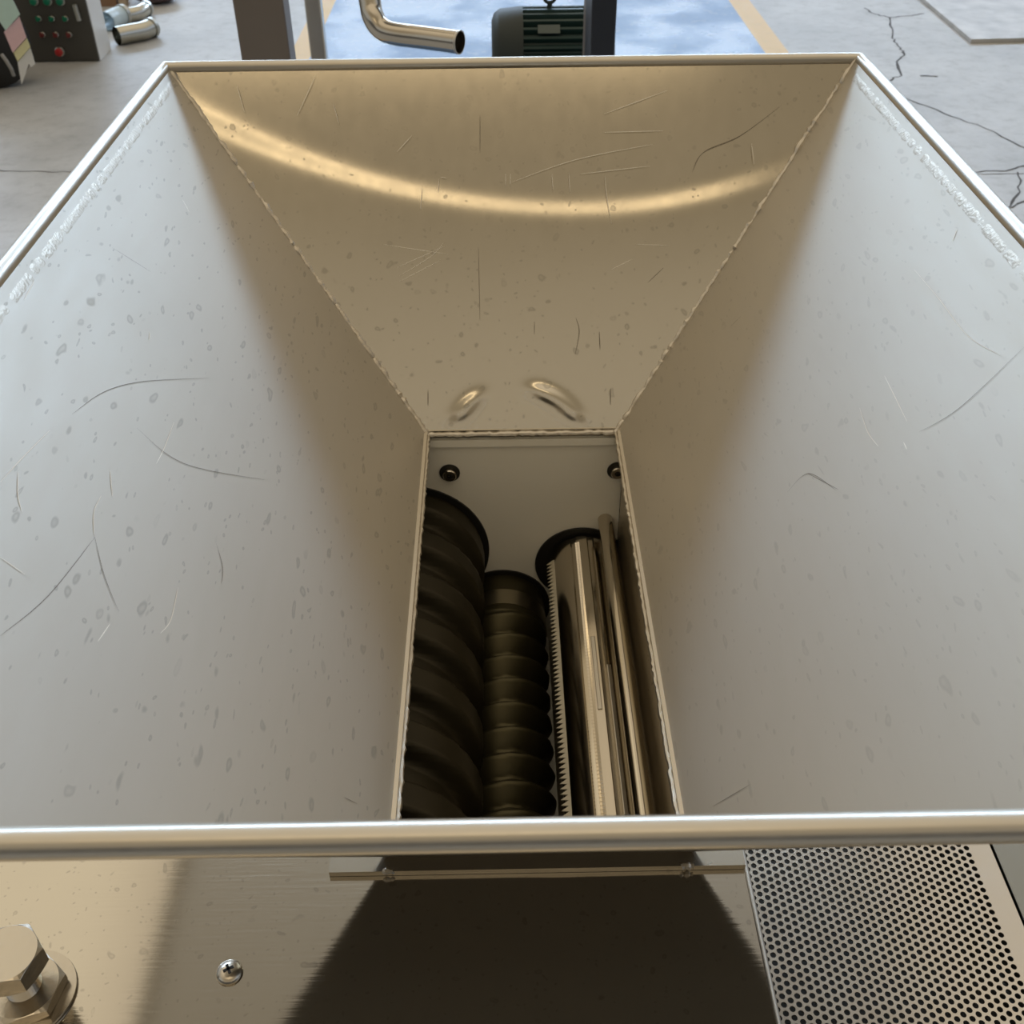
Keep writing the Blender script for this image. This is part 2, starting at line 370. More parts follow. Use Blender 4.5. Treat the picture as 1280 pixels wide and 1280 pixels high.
for pts in [[(528, 235), (526, 262)], [(549, 223), (548, 240)], [(551, 222), (558, 223)], [(632, 218), (632, 232)], [(638, 218), (638, 232)], [(756, 220), (758, 245), (764, 280)], [(711, 216), (712, 240)], [(690, 218), (691, 238)],
            [(640, 228), (720, 200), (815, 181)], [(725, 218), (812, 208)], [(755, 166), (828, 164)], [(764, 337), (790, 324)], [(500, 345), (540, 320), (555, 303)], [(496, 335), (556, 308)], [(500, 352), (552, 325)],
            [(755, 143), (833, 114)], [(939, 180), (942, 206)], [(497, 190), (515, 170)], [(795, 306), (836, 307)], [(480, 306), (560, 318)], [(417, 130), (424, 155)], [(395, 95), (372, 145)], [(297, 108), (306, 140)]]: L1(pts, .0005)
for pts in [[(720, 398), (724, 415), (719, 443)], [(749, 415), (750, 437)], [(535, 488), (535, 507)], [(763, 486), (763, 506)], [(668, 402), (668, 418)], [(866, 214), (880, 190), (925, 170), (975, 133)], [(598, 310), (600, 400)], [(810, 353), (829, 335)], [(600, 145), (600, 190)]]: L1(pts, .0006, 2)
mbb.build('back_panel', [M_back, M_scr, M_scrd], hopper)
# front wall
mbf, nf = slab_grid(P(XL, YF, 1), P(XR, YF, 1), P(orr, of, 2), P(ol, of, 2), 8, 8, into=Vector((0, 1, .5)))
mbf.mi[64] = 1                                                     # outer face darkened to deepen its reflection in the deck
mbf.build('front_panel', [M_side, steel('darkened_outer_steel', col=(.26, .23, .18), rough=.35)], hopper)
# rolled rim
def loop(x0, x1, y0, y1, h, n=30):
    cs = [P(x0, y0, h), P(x1, y0, h), P(x1, y1, h), P(x0, y1, h)]; return cs
rb = MB(); r_ = .0185
def mitre(a, b, ra): pass
c = [Vector(q) for q in loop(XL - .012, XR + .012, YF + .004, YB + .006, 1.003)]
ctr = sum(c, Vector()) / 4
rings = []
for q in c:
    sx = 1 if q.x > ctr.x else -1; sy = 1 if q.y > ctr.y else -1
    rings.append([q + Vector((sx * math.cos(a) * r_ * K, sy * math.cos(a) * r_ * K, math.sin(a) * r_ * K)) for a in [2 * math.pi * j / 20 for j in range(20)]])
n = 20
for k in range(4):
    # subdivide each side so the bead can be very slightly uneven
    A_, B_ = rings[k], rings[(k + 1) % 4]; S = 24
    vv = [A_[j].lerp(B_[j], s / S) for s in range(S + 1) for j in range(n)]
    rb.add(vv, [(s * n + j, s * n + (j + 1) % n, (s + 1) * n + (j + 1) % n, (s + 1) * n + j) for s in range(S) for j in range(n)], 0, True)
rb.build('rim', M_rim, hopper)
# weld beads
def bead(a, b, r, name='weld_seam', n=None, jit=.35, flat=1.0, up=None, off=(0, 0, 0), m=None):
    a = Vector(a); b = Vector(b); L = (b - a).length; n = n or max(8, int(L / .0035)); mb = MB(); pts = []; rr = []
    for i in range(n + 1):
        w = r * K * jit
        pts.append(a.lerp(b, i / n) + Vector((random.uniform(-w, w), random.uniform(-w, w), random.uniform(-w, w))) * .6 + Vector(off))
        rr.append(r * K * random.uniform(1 - jit, 1 + jit))
    mb.sweep(pts, rr, 8, flat=flat, up=up); return mb.build(name, m or M_weld, hopper)
bead(P(XL, YB, 1.0), P(ol, ob, 2), .0085); bead(P(XR, YB, 1.0), P(orr, ob, 2), .0095)
bead(P(XL + .008, YF + .012, 1.0), P(ol + .004, of + .008, 1.99), .005, jit=.15); bead(P(XR - .008, YF + .012, 1.0), P(orr - .004, of + .008, 1.99), .005, jit=.15)
bead(P(ol, ob, 2), P(orr, ob, 2), .009, jit=.3)
bead(P(ol, ob, 2), P(ol, of, 2), .0075, jit=.25); bead(P(orr, ob, 2), P(orr, of, 2), .008, jit=.3)
# ground weld lines just under the rim
ul = nl; 
def rimweld(y0, y1, X, n_, s):
    d = (P(ol, 0, 2) - P(XL, 0, 1)) if s < 0 else (P(orr, 0, 2) - P(XR, 0, 1)); d.normalize()
    a = P(X, y0, 1) + d * .012; b = P(X, y1, 1) + d * .012
    return bead(a, b, .011, 'rim_weld', jit=.12, flat=.05, up=n_)
rimweld(YB - .08, YF, XL, nl, -1); rimweld(YB - .08, YF, XR, nr, 1)
# bottom flange around the outlet
fb = MB(); f0, f1, g0, g1 = -.379, .4934, 1.30, 3.02
for (a, b) in (((f0, g0), (f1, of - .002)), ((f0, ob + .002), (f1, g1)), ((f0, of - .002), (ol - .002, ob + .002)), ((orr + .002, of - .002), (f1, ob + .002))):
    fb.bb(P(a[0], a[1], 1.985), P(b[0], b[1], 2.0))
fb.build('outlet_flange', M_steel, hopper)
for x in (-.255, .372): bead(P(x - .012, g0 + .002, 1.988), P(x + .012, g0 + .002, 1.988), .007, 'tack_weld', n=5)

# ------------------------------------------------------------------ machine housing
hous = thing('machine_housing', 'stainless steel machine body whose flat brushed deck carries the hopper', 'machine', P(-.2, 2, 4.8))
DL = -1.75
dk = MB()
xs = [DL, -1.2, -.76, -.5, f0, 0, f1]; 
# deck with the opening for the augers
dk.bb(P(DL, .1, 2.001), P(f1, g0 + .01, 2.016)); dk.bb(P(DL, g1 - .01, 2.001), P(f1, 3.25, 2.016))
dk.bb(P(DL, g0 + .01, 2.001), P(f0 + .02, g1 - .01, 2.016)); dk.bb(P(orr + .04, g0 + .01, 2.001), P(f1, g1 - .01, 2.016))
dk.build('deck_plate', M_deck, hous)
ed = MB(); ed.sweep([P(f1 + .001, .1, 2.009), P(f1 + .001, 3.25, 2.009)], .009 * K, 12); ed.build('folded_edge', M_rim, hous)
sk = MB(); sk.bb(P(f1 - .006, .12, 2.016), P(f1 + .004, 3.24, 3.4)); sk.bb(P(DL, .12, 2.016), P(DL + .01, 3.24, 4.3)); sk.bb(P(DL, 3.235, 2.016), P(1.08, 3.25, 4.3)); sk.bb(P(DL, .12, 2.016), P(1.08, .13, 4.3))
sk.build('side_skin', M_steel, hous)
for x, y in ((DL + .08, .2), (1.0, .2), (DL + .08, 3.15), (1.0, 3.15)):
    MB().bb(P(x - .06, y - .06, 4.3), P(x + .06, y + .06, 4.8)).build('leg', M_steel, hous, bevel=.002)
# auger chamber: end plate, side plate, floor
cw = MB(); cw.bb(P(-.76, 1.30, 2.03), P(-.74, 3.0, 3.4)); cw.bb(P(-.76, 1.29, 2.03), P(f1 - .01, 1.31, 3.4)); cw.bb(P(-.76, 1.29, 3.38), P(f1 - .01, 3.0, 3.40)); cw.build('chamber_wall', steel('dull_chamber_steel', col=(.52, .47, .38), rough=.4), hous)
sp_ = MB(); sp_.bb(P(.400, 1.32, 2.02), P(.415, 2.93, 3.37)); sp_.build('chamber_side_plate', steel('side_plate_steel', col=(.50, .45, .36), rough=.3), hous)
EY = ob + .008
ep = MB(); ep.bb(P(-.74, EY, 2.018), P(.40, EY + .06, 3.37)); 
ep.add([P(-.74, EY, 2.055), P(.40, EY, 2.055), P(.40, EY - .012, 2.047), P(-.74, EY - .012, 2.047), P(-.74, EY - .012, 2.018), P(.40, EY - .012, 2.018)], [(0, 1, 2, 3), (3, 2, 5, 4)])
plate = ep.build('end_plate', M_white, hous)
LS = (-.345, 2.497, .272); MS = (-.012, 2.775, .160); DR = (.286, 2.560, .130)
for (cx, ch, r) in ((LS[0], LS[1], .288), (MS[0], MS[1], .175), (.272, 2.572, .165)):
    MB().lathe([(0, .0), (r * K, 0), (r * K, .002), (0, .002)], P(cx, EY - .001, ch), (0, -1, 0), 64).build('hole_shade_disc', M_black, plate)  # black discs painted in for the shade of the plate holes

def auger(name, label, cx, ch, R, Rr, pitch, starts, hand, y0, y1, mt, cat='auger', collar=0.0, square=False):
    root = thing(name, label, cat, P(cx, (y0 + y1) / 2, ch)); mb = MB()
    lead = pitch * starts; nth = 72; ny = int((y0 - y1) / .0075); vs_ = []
    for j in range(ny + 1):
        y = y0 + (y1 - y0) * j / ny
        for i in range(nth):
            a = 2 * math.pi * i / nth
            ph = ((y0 - y) / pitch - hand * starts * a / (2 * math.pi)) % 1.0
            # sharp crested thread with a slow flank toward the front and a quick one behind
            if square:                                              # wide flat land, steep flanks, rounded groove
                q = min(1, ph / .10) if ph < .5 else max(0, 1 - (ph - .5) / .12)
            else: q = (ph / .45 if ph < .45 else (1 - ph) / .55) ** .85
            r = Rr + (R - Rr) * q
            if collar and y0 - y < collar: r = R * .97
            vs_.append(P(cx + r * math.cos(a), y, ch - r * math.sin(a)))
    mb.add(vs_, [(j * nth + i, j * nth + (i + 1) % nth, (j + 1) * nth + (i + 1) % nth, (j + 1) * nth + i) for j in range(ny) for i in range(nth)], 0, True)
    mb.build('screw_flight', mt, root, auto=False)
    s = MB().lathe([(0, -.01), (R * .97 * K, -.01), (R * .97 * K, .004), (0, .004)], P(cx, y0, ch), (0, -1, 0), 64, smooth=False).build('end_collar', mt, root)
    MB().lathe([(0, 0), (Rr * .55 * K, 0), (Rr * .55 * K, .014), (0, .014)], P(cx, y1 + .0, ch), (0, -1, 0), 32, smooth=False).build('shaft', M_steel, root)
    return root
auger('screw_auger', 'thick blackened screw auger along the left wall of the hopper outlet', *LS[:2], LS[2], .215, .200, 1, -1, EY - .03, 1.38, M_auger, square=True)
auger('screw_auger', 'smaller olive-brown screw auger lying lower, between the thick auger and the steel drum', *MS[:2], MS[2], .104, .1035, 1, 1, EY - .03, 1.38, M_auger2, collar=.16)

MB().lathe([(MS[2] * .955 * K, 0), (MS[2] * .985 * K, .0), (MS[2] * .985 * K, .022), (MS[2] * .955 * K, .022)], P(MS[0], EY - .085, MS[1]), (0, -1, 0), 64).build('collar_ring', steel('olive_ring_steel', col=(.36, .32, .23), rough=.35), bpy.data.objects['screw_auger.001'])
# toothed drum
drum = thing('toothed_drum', 'polished steel drum with rows of fine saw teeth beside the small auger', 'roller', P(DR[0], 2.1, DR[1]))
DY0, DY1 = EY - .02, 1.36
db = MB(); prof = []
NA = 96
vs_ = []
def drr(a):                                                         # drum outline with flats and grooves
    d = math.degrees(a) % 360
    r = DR[2]
    for c_, w_, dep in ((112, 4, .004), (84, 5, .005), (160, 7, .004), (60, 3, .003), (35, 6, .004)):
        if abs(d - c_) < w_: r -= dep
    return r
for y in (DY0, DY1):
    for i in range(NA * 2):
        a = 2 * math.pi * i / (NA * 2); r = drr(a); vs_.append(P(DR[0] + r * math.cos(a), y, DR[1] - r * math.sin(a)))
n = NA * 2
db.add(vs_, [(i, (i + 1) % n, n + (i + 1) % n, n + i) for i in range(n)], 0, True); db.add(vs_[:n], [tuple(range(n))]); db.add(vs_[n:], [tuple(range(n))])
db.build('drum_body', M_drum, drum)
def blade(ang, ext, tp=.0185, base=.02):
    mb = MB(); a = math.radians(ang); ca, sa = math.cos(a), math.sin(a)
    r0 = DR[2] - base; r1 = DR[2] + .002; r2 = DR[2] + ext; th = .0035
    def q(r, y, s): return P(DR[0] + r * ca - s * sa * th, y, DR[1] - (r * sa + s * ca * th))
    y = DY0 - .03
    while y - tp > DY1 + .02:
        vs1 = [q(r0, y, -1), q(r1, y, -1), q(r2, y - tp / 2, -1), q(r1, y - tp, -1), q(r0, y - tp, -1)]; vs2 = [q(r0, y, 1), q(r1, y, 1), q(r2, y - tp / 2, 1), q(r1, y - tp, 1), q(r0, y - tp, 1)]
        mb.add(vs1 + vs2, [(0, 1, 2, 3, 4), (9, 8, 7, 6, 5), (1, 2, 7, 6), (2, 3, 8, 7), (0, 1, 6, 5), (3, 4, 9, 8)]); y -= tp
    return mb.build('toothed_blade', M_drum, drum)
cm = MB(); y = DY0 - .05; tp = .0185                               # flat toothed comb on the drum's left flank
while y - tp > DY1 + .02:
    q = [(.236, y, 2.462), (.166, y, 2.500), (.145, y - tp / 2, 2.511), (.166, y - tp, 2.500), (.236, y - tp, 2.462)]
    cm.add([P(*v) for v in q] + [P(v[0], v[1], v[2] + .004) for v in q], [(0, 1, 2, 3, 4), (9, 8, 7, 6, 5), (1, 2, 7, 6), (2, 3, 8, 7), (0, 4, 9, 5)]); y -= tp
cm.build('toothed_comb', steel('pale_comb_steel', col=(.86, .80, .66), rough=.55), drum)
blade(103, .007, tp=.013); blade(106.5, .006, tp=.013); blade(245, .02); blade(320, .02)
for ang, ya, yb_ in ((96, 2.42, 2.12), (78, 2.30, 1.75), (142, 1.62, 1.40), (96, 1.66, 1.38)):   # short insets
    a = math.radians(ang); mb = MB(); u = Vector((math.cos(a), 0, math.sin(a)))
    ce = P(DR[0], (ya + yb_) / 2, DR[1]) + u * (DR[2] + .0005) * K
    mb.box(ce, (.008 * K, (ya - yb_) * K, .014 * K), rot=Matrix.Rotation(-(a), 3, 'Y')); mb.build('key_strip', M_rim, drum, bevel=.0006)
for y in (2.05, 1.92): 
    a = math.radians(75); ce = P(DR[0] + (DR[2]) * math.cos(a), y, DR[1] - DR[2] * math.sin(a)); MB().lathe([(0, .0008), (.0016, .0008), (.0022, -.001)], ce, (math.cos(a), 0, math.sin(a)), 12).build('grub_screw', M_bolt, drum)
# guide rod
rod = MB(); rod.lathe([(0, 0), (.026 * K, 0), (.026 * K, (EY - 1.36) * K), (0, (EY - 1.36) * K)], P(.352, EY - .002, 2.372), (0, -1, 0), 40)
ro = rod.build('guide_rod', M_drum); tag(ro, 'slim round steel rod lying against the right wall above the toothed drum', 'rod')
# scraper comb seen between auger and drum
sc = MB(); sc.bb(P(.085, 1.34, 2.950), P(.160, EY - .0, 2.956))
so = sc.build('scraper_strip', M_white); tag(so, 'pale narrow strip between the small auger threads and the toothed drum', 'scraper')
# socket screws in the end plate
def socket_screw(px, py, label):
    c_ = atD(px, py, EY - .012); c_.y = (EY) * K; rt = thing('socket_screw', label, 'screw', c_, 'socket screws in the white end plate')
    MB().lathe([(.0055, .0), (.0098, .0), (.0105, .0008), (.0105, .0016), (.0055, .0016)], c_, (0, -1, 0), 28).build('washer', M_dark, rt)
    MB().lathe([(0, .0028), (.0034, .0028)], c_, (0, -1, 0), 6, smooth=False).build('hex_recess', M_dark, rt)
    MB().lathe([(.0031, .001), (.0031, .0074), (.0062, .0074), (.0070, .0064), (.0070, .0008)], c_, (0, -1, 0), 24, smooth=False).build('screw_head', M_bolt, rt)
socket_screw(562, 593, 'steel socket screw in the white plate, upper left above the thick auger')
socket_screw(772, 590, 'steel socket screw in the white plate, half hidden at the right corner of the outlet')

# ------------------------------------------------------------------ perforated tray
tray = thing('perforated_tray', 'perforated stainless steel tray panel to the right of the deck, below the hopper', 'tray', P(.8, 1, 2.06))
p_ = .0171; sxw = p_ * math.sqrt(3) / 2; rh = .0060; HT = 2.055
tb = MB(); x0 = f1 + .012; ncol = 34; xe = x0 + ncol * sxw; y1_ = 1.395
nrow = 52; K2 = 12
for ci in range(ncol):
    off = p_ / 2 if ci % 2 else 0
    for ri in range(nrow):
        cx = x0 + (ci + .5) * sxw; cy = y1_ - off - (ri + .5) * p_
        hx, hy = sxw / 2, p_ / 2
        inner = []; outer = []; low_ = []
        for k in range(K2):
            a = 2 * math.pi * (k + .5) / K2; ca, sa = math.cos(a), math.sin(a)
            inner.append(P(cx + rh * ca, cy + rh * sa, HT)); low_.append(P(cx + rh * ca, cy + rh * sa, HT + .004))
            s = min(hx / max(abs(ca), 1e-6), hy / max(abs(sa), 1e-6)); outer.append(P(cx + s * ca, cy + s * sa, HT))
        cor = [P(cx + hx, cy + hy, HT), P(cx - hx, cy + hy, HT), P(cx - hx, cy - hy, HT), P(cx + hx, cy - hy, HT)]
        tb.add(inner + outer + low_ + cor, [(k, (k + 1) % K2, K2 + (k + 1) % K2, K2 + k) for k in range(K2)] + [(k, (k + 1) % K2, 2 * K2 + (k + 1) % K2, 2 * K2 + k) for k in range(K2)]
               + [(K2 + 1, K2 + 2, 37 - 1)] if False else [(k, (k + 1) % K2, K2 + (k + 1) % K2, K2 + k) for k in range(K2)] + [(k, (k + 1) % K2, 2 * K2 + (k + 1) % K2, 2 * K2 + k) for k in range(K2)])
        # close the cell corners
        b0 = 3 * K2
        idx = {0: None}
        angc = [math.atan2(hy, hx), math.pi - math.atan2(hy, hx), math.pi + math.atan2(hy, hx), 2 * math.pi - math.atan2(hy, hx)]
        base = len(tb.v) - (3 * K2 + 4)
        for q, ac in enumerate(angc):
            k = int((ac / (2 * math.pi) * K2 - .5) % K2); tb.f.append([base + K2 + k, base + K2 + (k + 1) % K2, base + b0 + q]); tb.mi.append(0); tb.sm.append(False)
yl = y1_ - nrow * p_ - p_
# border
def flat(a, b): tb.add([P(a[0], a[1], HT), P(b[0], a[1], HT), P(b[0], b[1], HT), P(a[0], b[1], HT)], [(0, 1, 2, 3)])
for ci in range(ncol):
    xa, xb = x0 + ci * sxw, x0 + (ci + 1) * sxw
    if ci % 2: flat((xa, y1_), (xb, y1_ - p_ / 2))
    else: flat((xa, y1_ - nrow * p_), (xb, y1_ - nrow * p_ - p_ / 2))
flat((x0 - .012, y1_ + .10), (1.059, y1_)); flat((xe, y1_), (1.059, .4)); flat((x0 - .012, y1_), (x0, .4)); flat((x0, y1_ - nrow * p_ - p_ / 2), (xe, .4))
tb.build('perforated_sheet', M_tray, tray)
lp = MB(); lp.bb(P(1.055, .4, HT), P(1.059, 1.495, HT + .05)); lp.bb(P(x0 - .01, 1.49, HT), P(1.059, 1.495, HT + .05)); lp.build('tray_lip', M_tray, tray)
un = MB(); un.bb(P(f1 + .01, .2, 2.30), P(1.08, 3.2, 2.31)); un.build('dark_under_sheet', M_dark, tray)  # dark sheet under the holes stands in for the shaded interior
rail = MB(); rail.bb(P(1.085, .13, 2.10), P(1.55, 3.24, 2.13)); rail.bb(P(1.085, .13, 2.13), P(1.10, 3.24, 4.2)); rail.bb(P(1.54, .13, 2.13), P(1.55, 3.24, 4.8)); 
ra = rail.build('side_guard', steel('dull_dark_steel', col=(.30, .29, .25), rough=.4)); tag(ra, 'dark dull steel side guard at the right edge, outside the perforated tray', 'guard')

# ------------------------------------------------------------------ hex bolt and cross-head screw on the deck
def hexprism(mb, c, r, h, cham, n=6, rot=0.0, hole=0):
    c = Vector(c); vs_ = []; ang = [rot + math.pi / 3 * k / 8 for k in range(48)]
    def hr(a): t = ((a - rot) % (math.pi / 3)) - math.pi / 6; return r * math.cos(math.pi / 6) / math.cos(t)
    rb_ = r * math.cos(math.pi / 6) * .985
    lev = []
    def drop(a): return (hr(a) - rb_) * .55
    lev.append([(c + Vector((math.cos(a) * (hole or .0001), math.sin(a) * (hole or .0001), 0))) for a in ang])
    lev.append([(c + Vector((math.cos(a) * rb_, math.sin(a) * rb_, 0))) for a in ang])
    lev.append([(c + Vector((math.cos(a) * hr(a), math.sin(a) * hr(a), drop(a)))) for a in ang])
    lev.append([(c + Vector((math.cos(a) * hr(a), math.sin(a) * hr(a), h - drop(a)))) for a in ang])
    lev.append([(c + Vector((math.cos(a) * rb_, math.sin(a) * rb_, h))) for a in ang])
    lev.append([(c + Vector((math.cos(a) * (hole or .0001), math.sin(a) * (hole or .0001), h))) for a in ang])
    m_ = 48; vs_ = [v for l in lev for v in l]
    mb.add(vs_, [(i * m_ + j, i * m_ + (j + 1) % m_, (i + 1) * m_ + (j + 1) % m_, (i + 1) * m_ + j) for i in range(5) for j in range(m_)], 0, False)
B0 = P(-.925, 1.055, 2.0)
bolt = thing('hex_bolt', 'large hexagon bolt and nut standing on the deck in the lower left corner', 'bolt', B0)
MB().lathe([(.010, .0), (.0265, 0), (.0268, .0008), (.0265, .002), (.010, .002)], B0, n=48).build('washer', M_bolt, bolt)
nb_ = MB(); hexprism(nb_, B0 + Vector((0, 0, .002)), .0222, .0085, 0, rot=.35, hole=.0098); nb_.build('hex_nut', M_bolt, bolt)
th = MB(); prof = [(0, .001)]
for k in range(12): prof += [(.0084, .001 + k * .0029), (.0100, .0024 + k * .0029)]
prof += [(0, .036)]
th.lathe(prof, B0, n=40, smooth=False); th.build('threaded_shank', M_bolt, bolt)
hb = MB(); hexprism(hb, B0 + Vector((0, 0, .0305)), .0195, .015, 0, rot=.18); hb.build('bolt_head', M_bolt, bolt, bevel=.0008)
S0 = atH(287, 1216, 2.0)
scw = thing('pan_head_screw', 'small cross-head screw in the deck, right of the hexagon bolt', 'screw', S0)
pr = [(.0078 * math.cos(t), .0004 + .0042 * math.sin(t)) for t in [i * math.pi / 2 / 8 for i in range(8)]] + [(0, .0046)]
MB().lathe([(0, 0), (.0078, 0)] + pr, S0, n=32).build('screw_head', M_bolt, scw)
cr = MB()
for a in (.5, .5 + math.pi / 2): cr.box(S0 + Vector((0, 0, .0042)), (.0062, .0016, .0014), rot=Matrix.Rotation(a, 3, 'Z'))
cr.build('cross_recess', M_black, scw)

# ------------------------------------------------------------------ frame, pipe and motor behind the hopper
M_post = mat('brown_grey_steel', (.21, .175, .145), .45, .2, .15, 8)
M_postd = mat('dark_navy_steel', (.030, .034, .045), .45, .3, .15, 8)
fr = thing('equipment_stand', 'upright steel frame posts standing behind the hopper on the blue walkway', 'frame', P(-.3, 8, 4.8))
def post(x0, x1, ya, yb_, m_, top=2.0, bot=0.0):
    MB().bb((x0 * K, ya * K, bot), (x1 * K, yb_ * K, top)).build('post', m_, fr, bevel=.003)
post(-1.70, -1.375, 7.5, 7.72, M_post); post(-1.455, -1.335, 8.8, 8.92, M_steel); post(.617, .780, 7.5, 8.0, M_postd)
post(.64, .80, 8.3, 8.5, M_post)
MB().bb(P(-1.7, 7.52, 0.2 - 2.0), P(.78, 7.7, -1.87)).build('cross_beam', M_post, fr)
MB().bb(P(-1.45, 8.78, 2.92), P(1.0, 9.6, 3.0)).build('shelf_plate', M_steel, fr)
MB().bb(P(.62, 7.6, 2.92), P(.78, 8.8, 3.0)).build('shelf_arm', M_post, fr)
MB().bb(P(-1.5, 7.6, 2.92), P(-1.38, 8.85, 3.0)).build('shelf_arm', M_post, fr)
MB().bb(P(.85, 9.4, 3.0), P(.95, 9.5, 4.8)).build('post', M_steel, fr)
# pipe
pp = thing('bent_pipe', 'stainless steel pipe bending down from above, its open end pointing right', 'pipe', atD(462, 0, 7))
a0 = atD(459, -30, 7.1); a1 = atD(463, 6, 7.05); a2 = atD(467, 22, 7.0); a3 = atD(476, 35, 6.97); a4 = atD(492, 42, 6.93); a5 = atD(530, 47, 6.86); a6 = atD(575, 53, 6.75)
up_ = a0 + Vector((0, .07, .75))
pts = [up_, a0.lerp(up_, .3), a0, a1, a2, a3, a4, a5, a6]; sm = []
for i in range(len(pts) - 1):
    a = pts[max(i - 1, 0)]; b = pts[i]; c = pts[i + 1]; d = pts[min(i + 2, len(pts) - 1)]
    for k in range(5):
        t = k / 5; sm.append(.5 * ((2 * b) + (c - a) * t + (2 * a - 5 * b + 4 * c - d) * t * t + (3 * b - a - 3 * c + d) * t ** 3))
sm.append(pts[-1])
pm = MB(); pm.sweep(sm, .0200, 24, caps=False); pm.sweep(sm, .0185, 24, caps=False)
pm.build('pipe_tube', steel('pipe_steel', col=(.55, .50, .42), rough=.18), pp)
t_ = (a6 - a5).normalized(); MB().lathe([(.0185, 0), (.0203, 0), (.0203, -.004), (.0185, -.004)], a6, t_, 24).build('pipe_end', M_rim, pp)
t2 = MB(); t2.lathe([(0, -.03), (.0186, -.03)], a6, t_, 24); t2.build('pipe_bore', M_black, pp)
MB().lathe([(.02, 0), (.035, 0), (.035, .012), (.02, .012)], sm[8], (0, 0, 1), 24).build('pipe_collar', M_steel, pp)
# motor
M_mot = mat('dark_green_enamel', (.020, .050, .044), .38, .1, .15, 15); M_bell = mat('grey_green_enamel', (.032, .042, .038), .55, .1, .15, 15)
mc = atD(615, 68, 9.2); MX0 = mc.x; MZ = mc.z; MY = 9.2 * K; MR = .108
mt_ = thing('electric_motor', 'dark green electric motor with cooling fins behind the hopper', 'motor', (MX0 + .15, MY, MZ - .12))
MB().lathe([(0, 0), (.075, .0), (.092, .006), (MR - .006, .02), (MR - .001, .075), (0, .075)], (MX0, MY, MZ), (1, 0, 0), 40).build('fan_cover', M_bell, mt_)
mbm = MB(); ro_ = []
for k in range(120):
    a = 2 * math.pi * k / 120; r = MR - .002 if k % 4 < 2 else MR - .016
    ro_.append((r * math.cos(a), r * math.sin(a)))
v0 = [(MX0 + .075, MY + a, MZ + b) for a, b in ro_]; v1 = [(MX0 + .25, MY + a, MZ + b) for a, b in ro_]; n = 120
mbm.add(v0 + v1, [(i, (i + 1) % n, n + (i + 1) % n, n + i) for i in range(n)] + [tuple(range(n)), tuple(range(n, 2 * n))]); mbm.build('finned_body', M_mot, mt_)
MB().lathe([(0, .25), (MR, .25), (MR, .275), (.06, .295), (0, .295)], (MX0, MY, MZ), (1, 0, 0), 40).build('end_shield', M_mot, mt_)
e0 = atD(672, 31, 9.2 - MR / K + .05); e1 = atD(701, 43, 9.2 - MR / K + .05)
npz = MB().box(((e0.x + e1.x) / 2, MY - MR + .030, MZ + .076), (.052, .003, .022), rot=Matrix.Rotation(-.85, 3, 'X')); npz.build('name_plate', mat('dull_name_plate', (.10, .12, .11), .5, .4), mt_)
ex = atD(687, 10, 9.2).x
ey = MB(); cz_ = MZ + MR + .022
ey.sweep([(ex + .014 * math.cos(t), MY, cz_ + .014 * math.sin(t)) for t in [2 * math.pi * k / 20 for k in range(20)]], .0042, 8, closed=True); ey.sweep([(ex, MY, MZ + MR - .012), (ex, MY, cz_ - .012)], .006, 8); ey.build('lifting_eye', M_bell, mt_)
for dx in (.10, .22): MB().bb((MX0 + dx - .02, MY - .09, CZ - 2.92 * K + .0005), (MX0 + dx + .02, MY + .09, MZ - MR + .015)).build('foot', M_mot, mt_)

# ------------------------------------------------------------------ control cabinet and its neighbours
CY = 17.3
M_cab = mat('dark_grey_cabinet_front', (.095, .090, .078), .5, .4, .2, 6); M_cabs = mat('lit_cabinet_side', (.74, .73, .70), .35, 0, .05, 6)  # pale side colour paints in the light falling on it
cbr = atH(125, 77, 4.8); X1 = cbr.x; Y1 = cbr.y; X0 = X1 - .62; cab = thing('control_cabinet', 'dark grey electrical control cabinet with green and red buttons, standing on the floor', 'cabinet', ((X0 + X1) / 2, Y1 + .09, 0))
MB().bb((X0, Y1 + .012, 0), (X1, Y1 + .19, .95)).build('cabinet_body', M_cabs, cab, bevel=.002)
MB().bb((X0, Y1, .004), (X1 - .002, Y1 + .012, .95)).build('cabinet_door', M_cab, cab, bevel=.002)
def on_front(px, py): return atD(px, py, Y1 / K)
M_gr = mat('green_button', (.01, .17, .09), .3); M_rd = mat('red_button', (.45, .02, .02), .3); M_dr = mat('dark_red_button', (.16, .03, .025), .35); M_ch = steel('button_ring', col=(.5, .5, .46), rough=.3)
def button(px, py, r, m_, lever=False, nm='push_button'):
    c_ = on_front(px, py); o = MB().lathe([(0, .0), (r * 1.25, .0), (r * 1.25, .008), (r * .95, .010)], c_, (0, -1, 0), 20).build('button_ring', M_ch, cab)
    MB().lathe([(r, .002), (r, .022), (r * .7, .026), (0, .026)], c_, (0, -1, 0), 20).build(nm, m_, o)
    if lever: MB().box(c_ + Vector((0, -.03, .006)), (r * .5, .014, r * 2.0)).build('switch_lever', m_, o)
for px in (43, 60, 76): button(px, 1, .0150, M_gr)
for px in (49, 65.5, 82.5): button(px, 23, .0095, M_gr, True, 'selector_switch')
for px in (54, 70.5, 87): button(px, 43, .0095, M_dr, True, 'selector_switch')
button(75, 64, .0170, M_rd, nm='emergency_stop')
hp = MB(); ha = on_front(94, 5); hc = on_front(100, 25); hp.sweep([ha + Vector((0, -.012, 0)), hc + Vector((0, -.012, 0))], .011, 12); hp.build('door_handle', mat('grey_door_handle', (.42, .42, .38), .35, .6), cab)
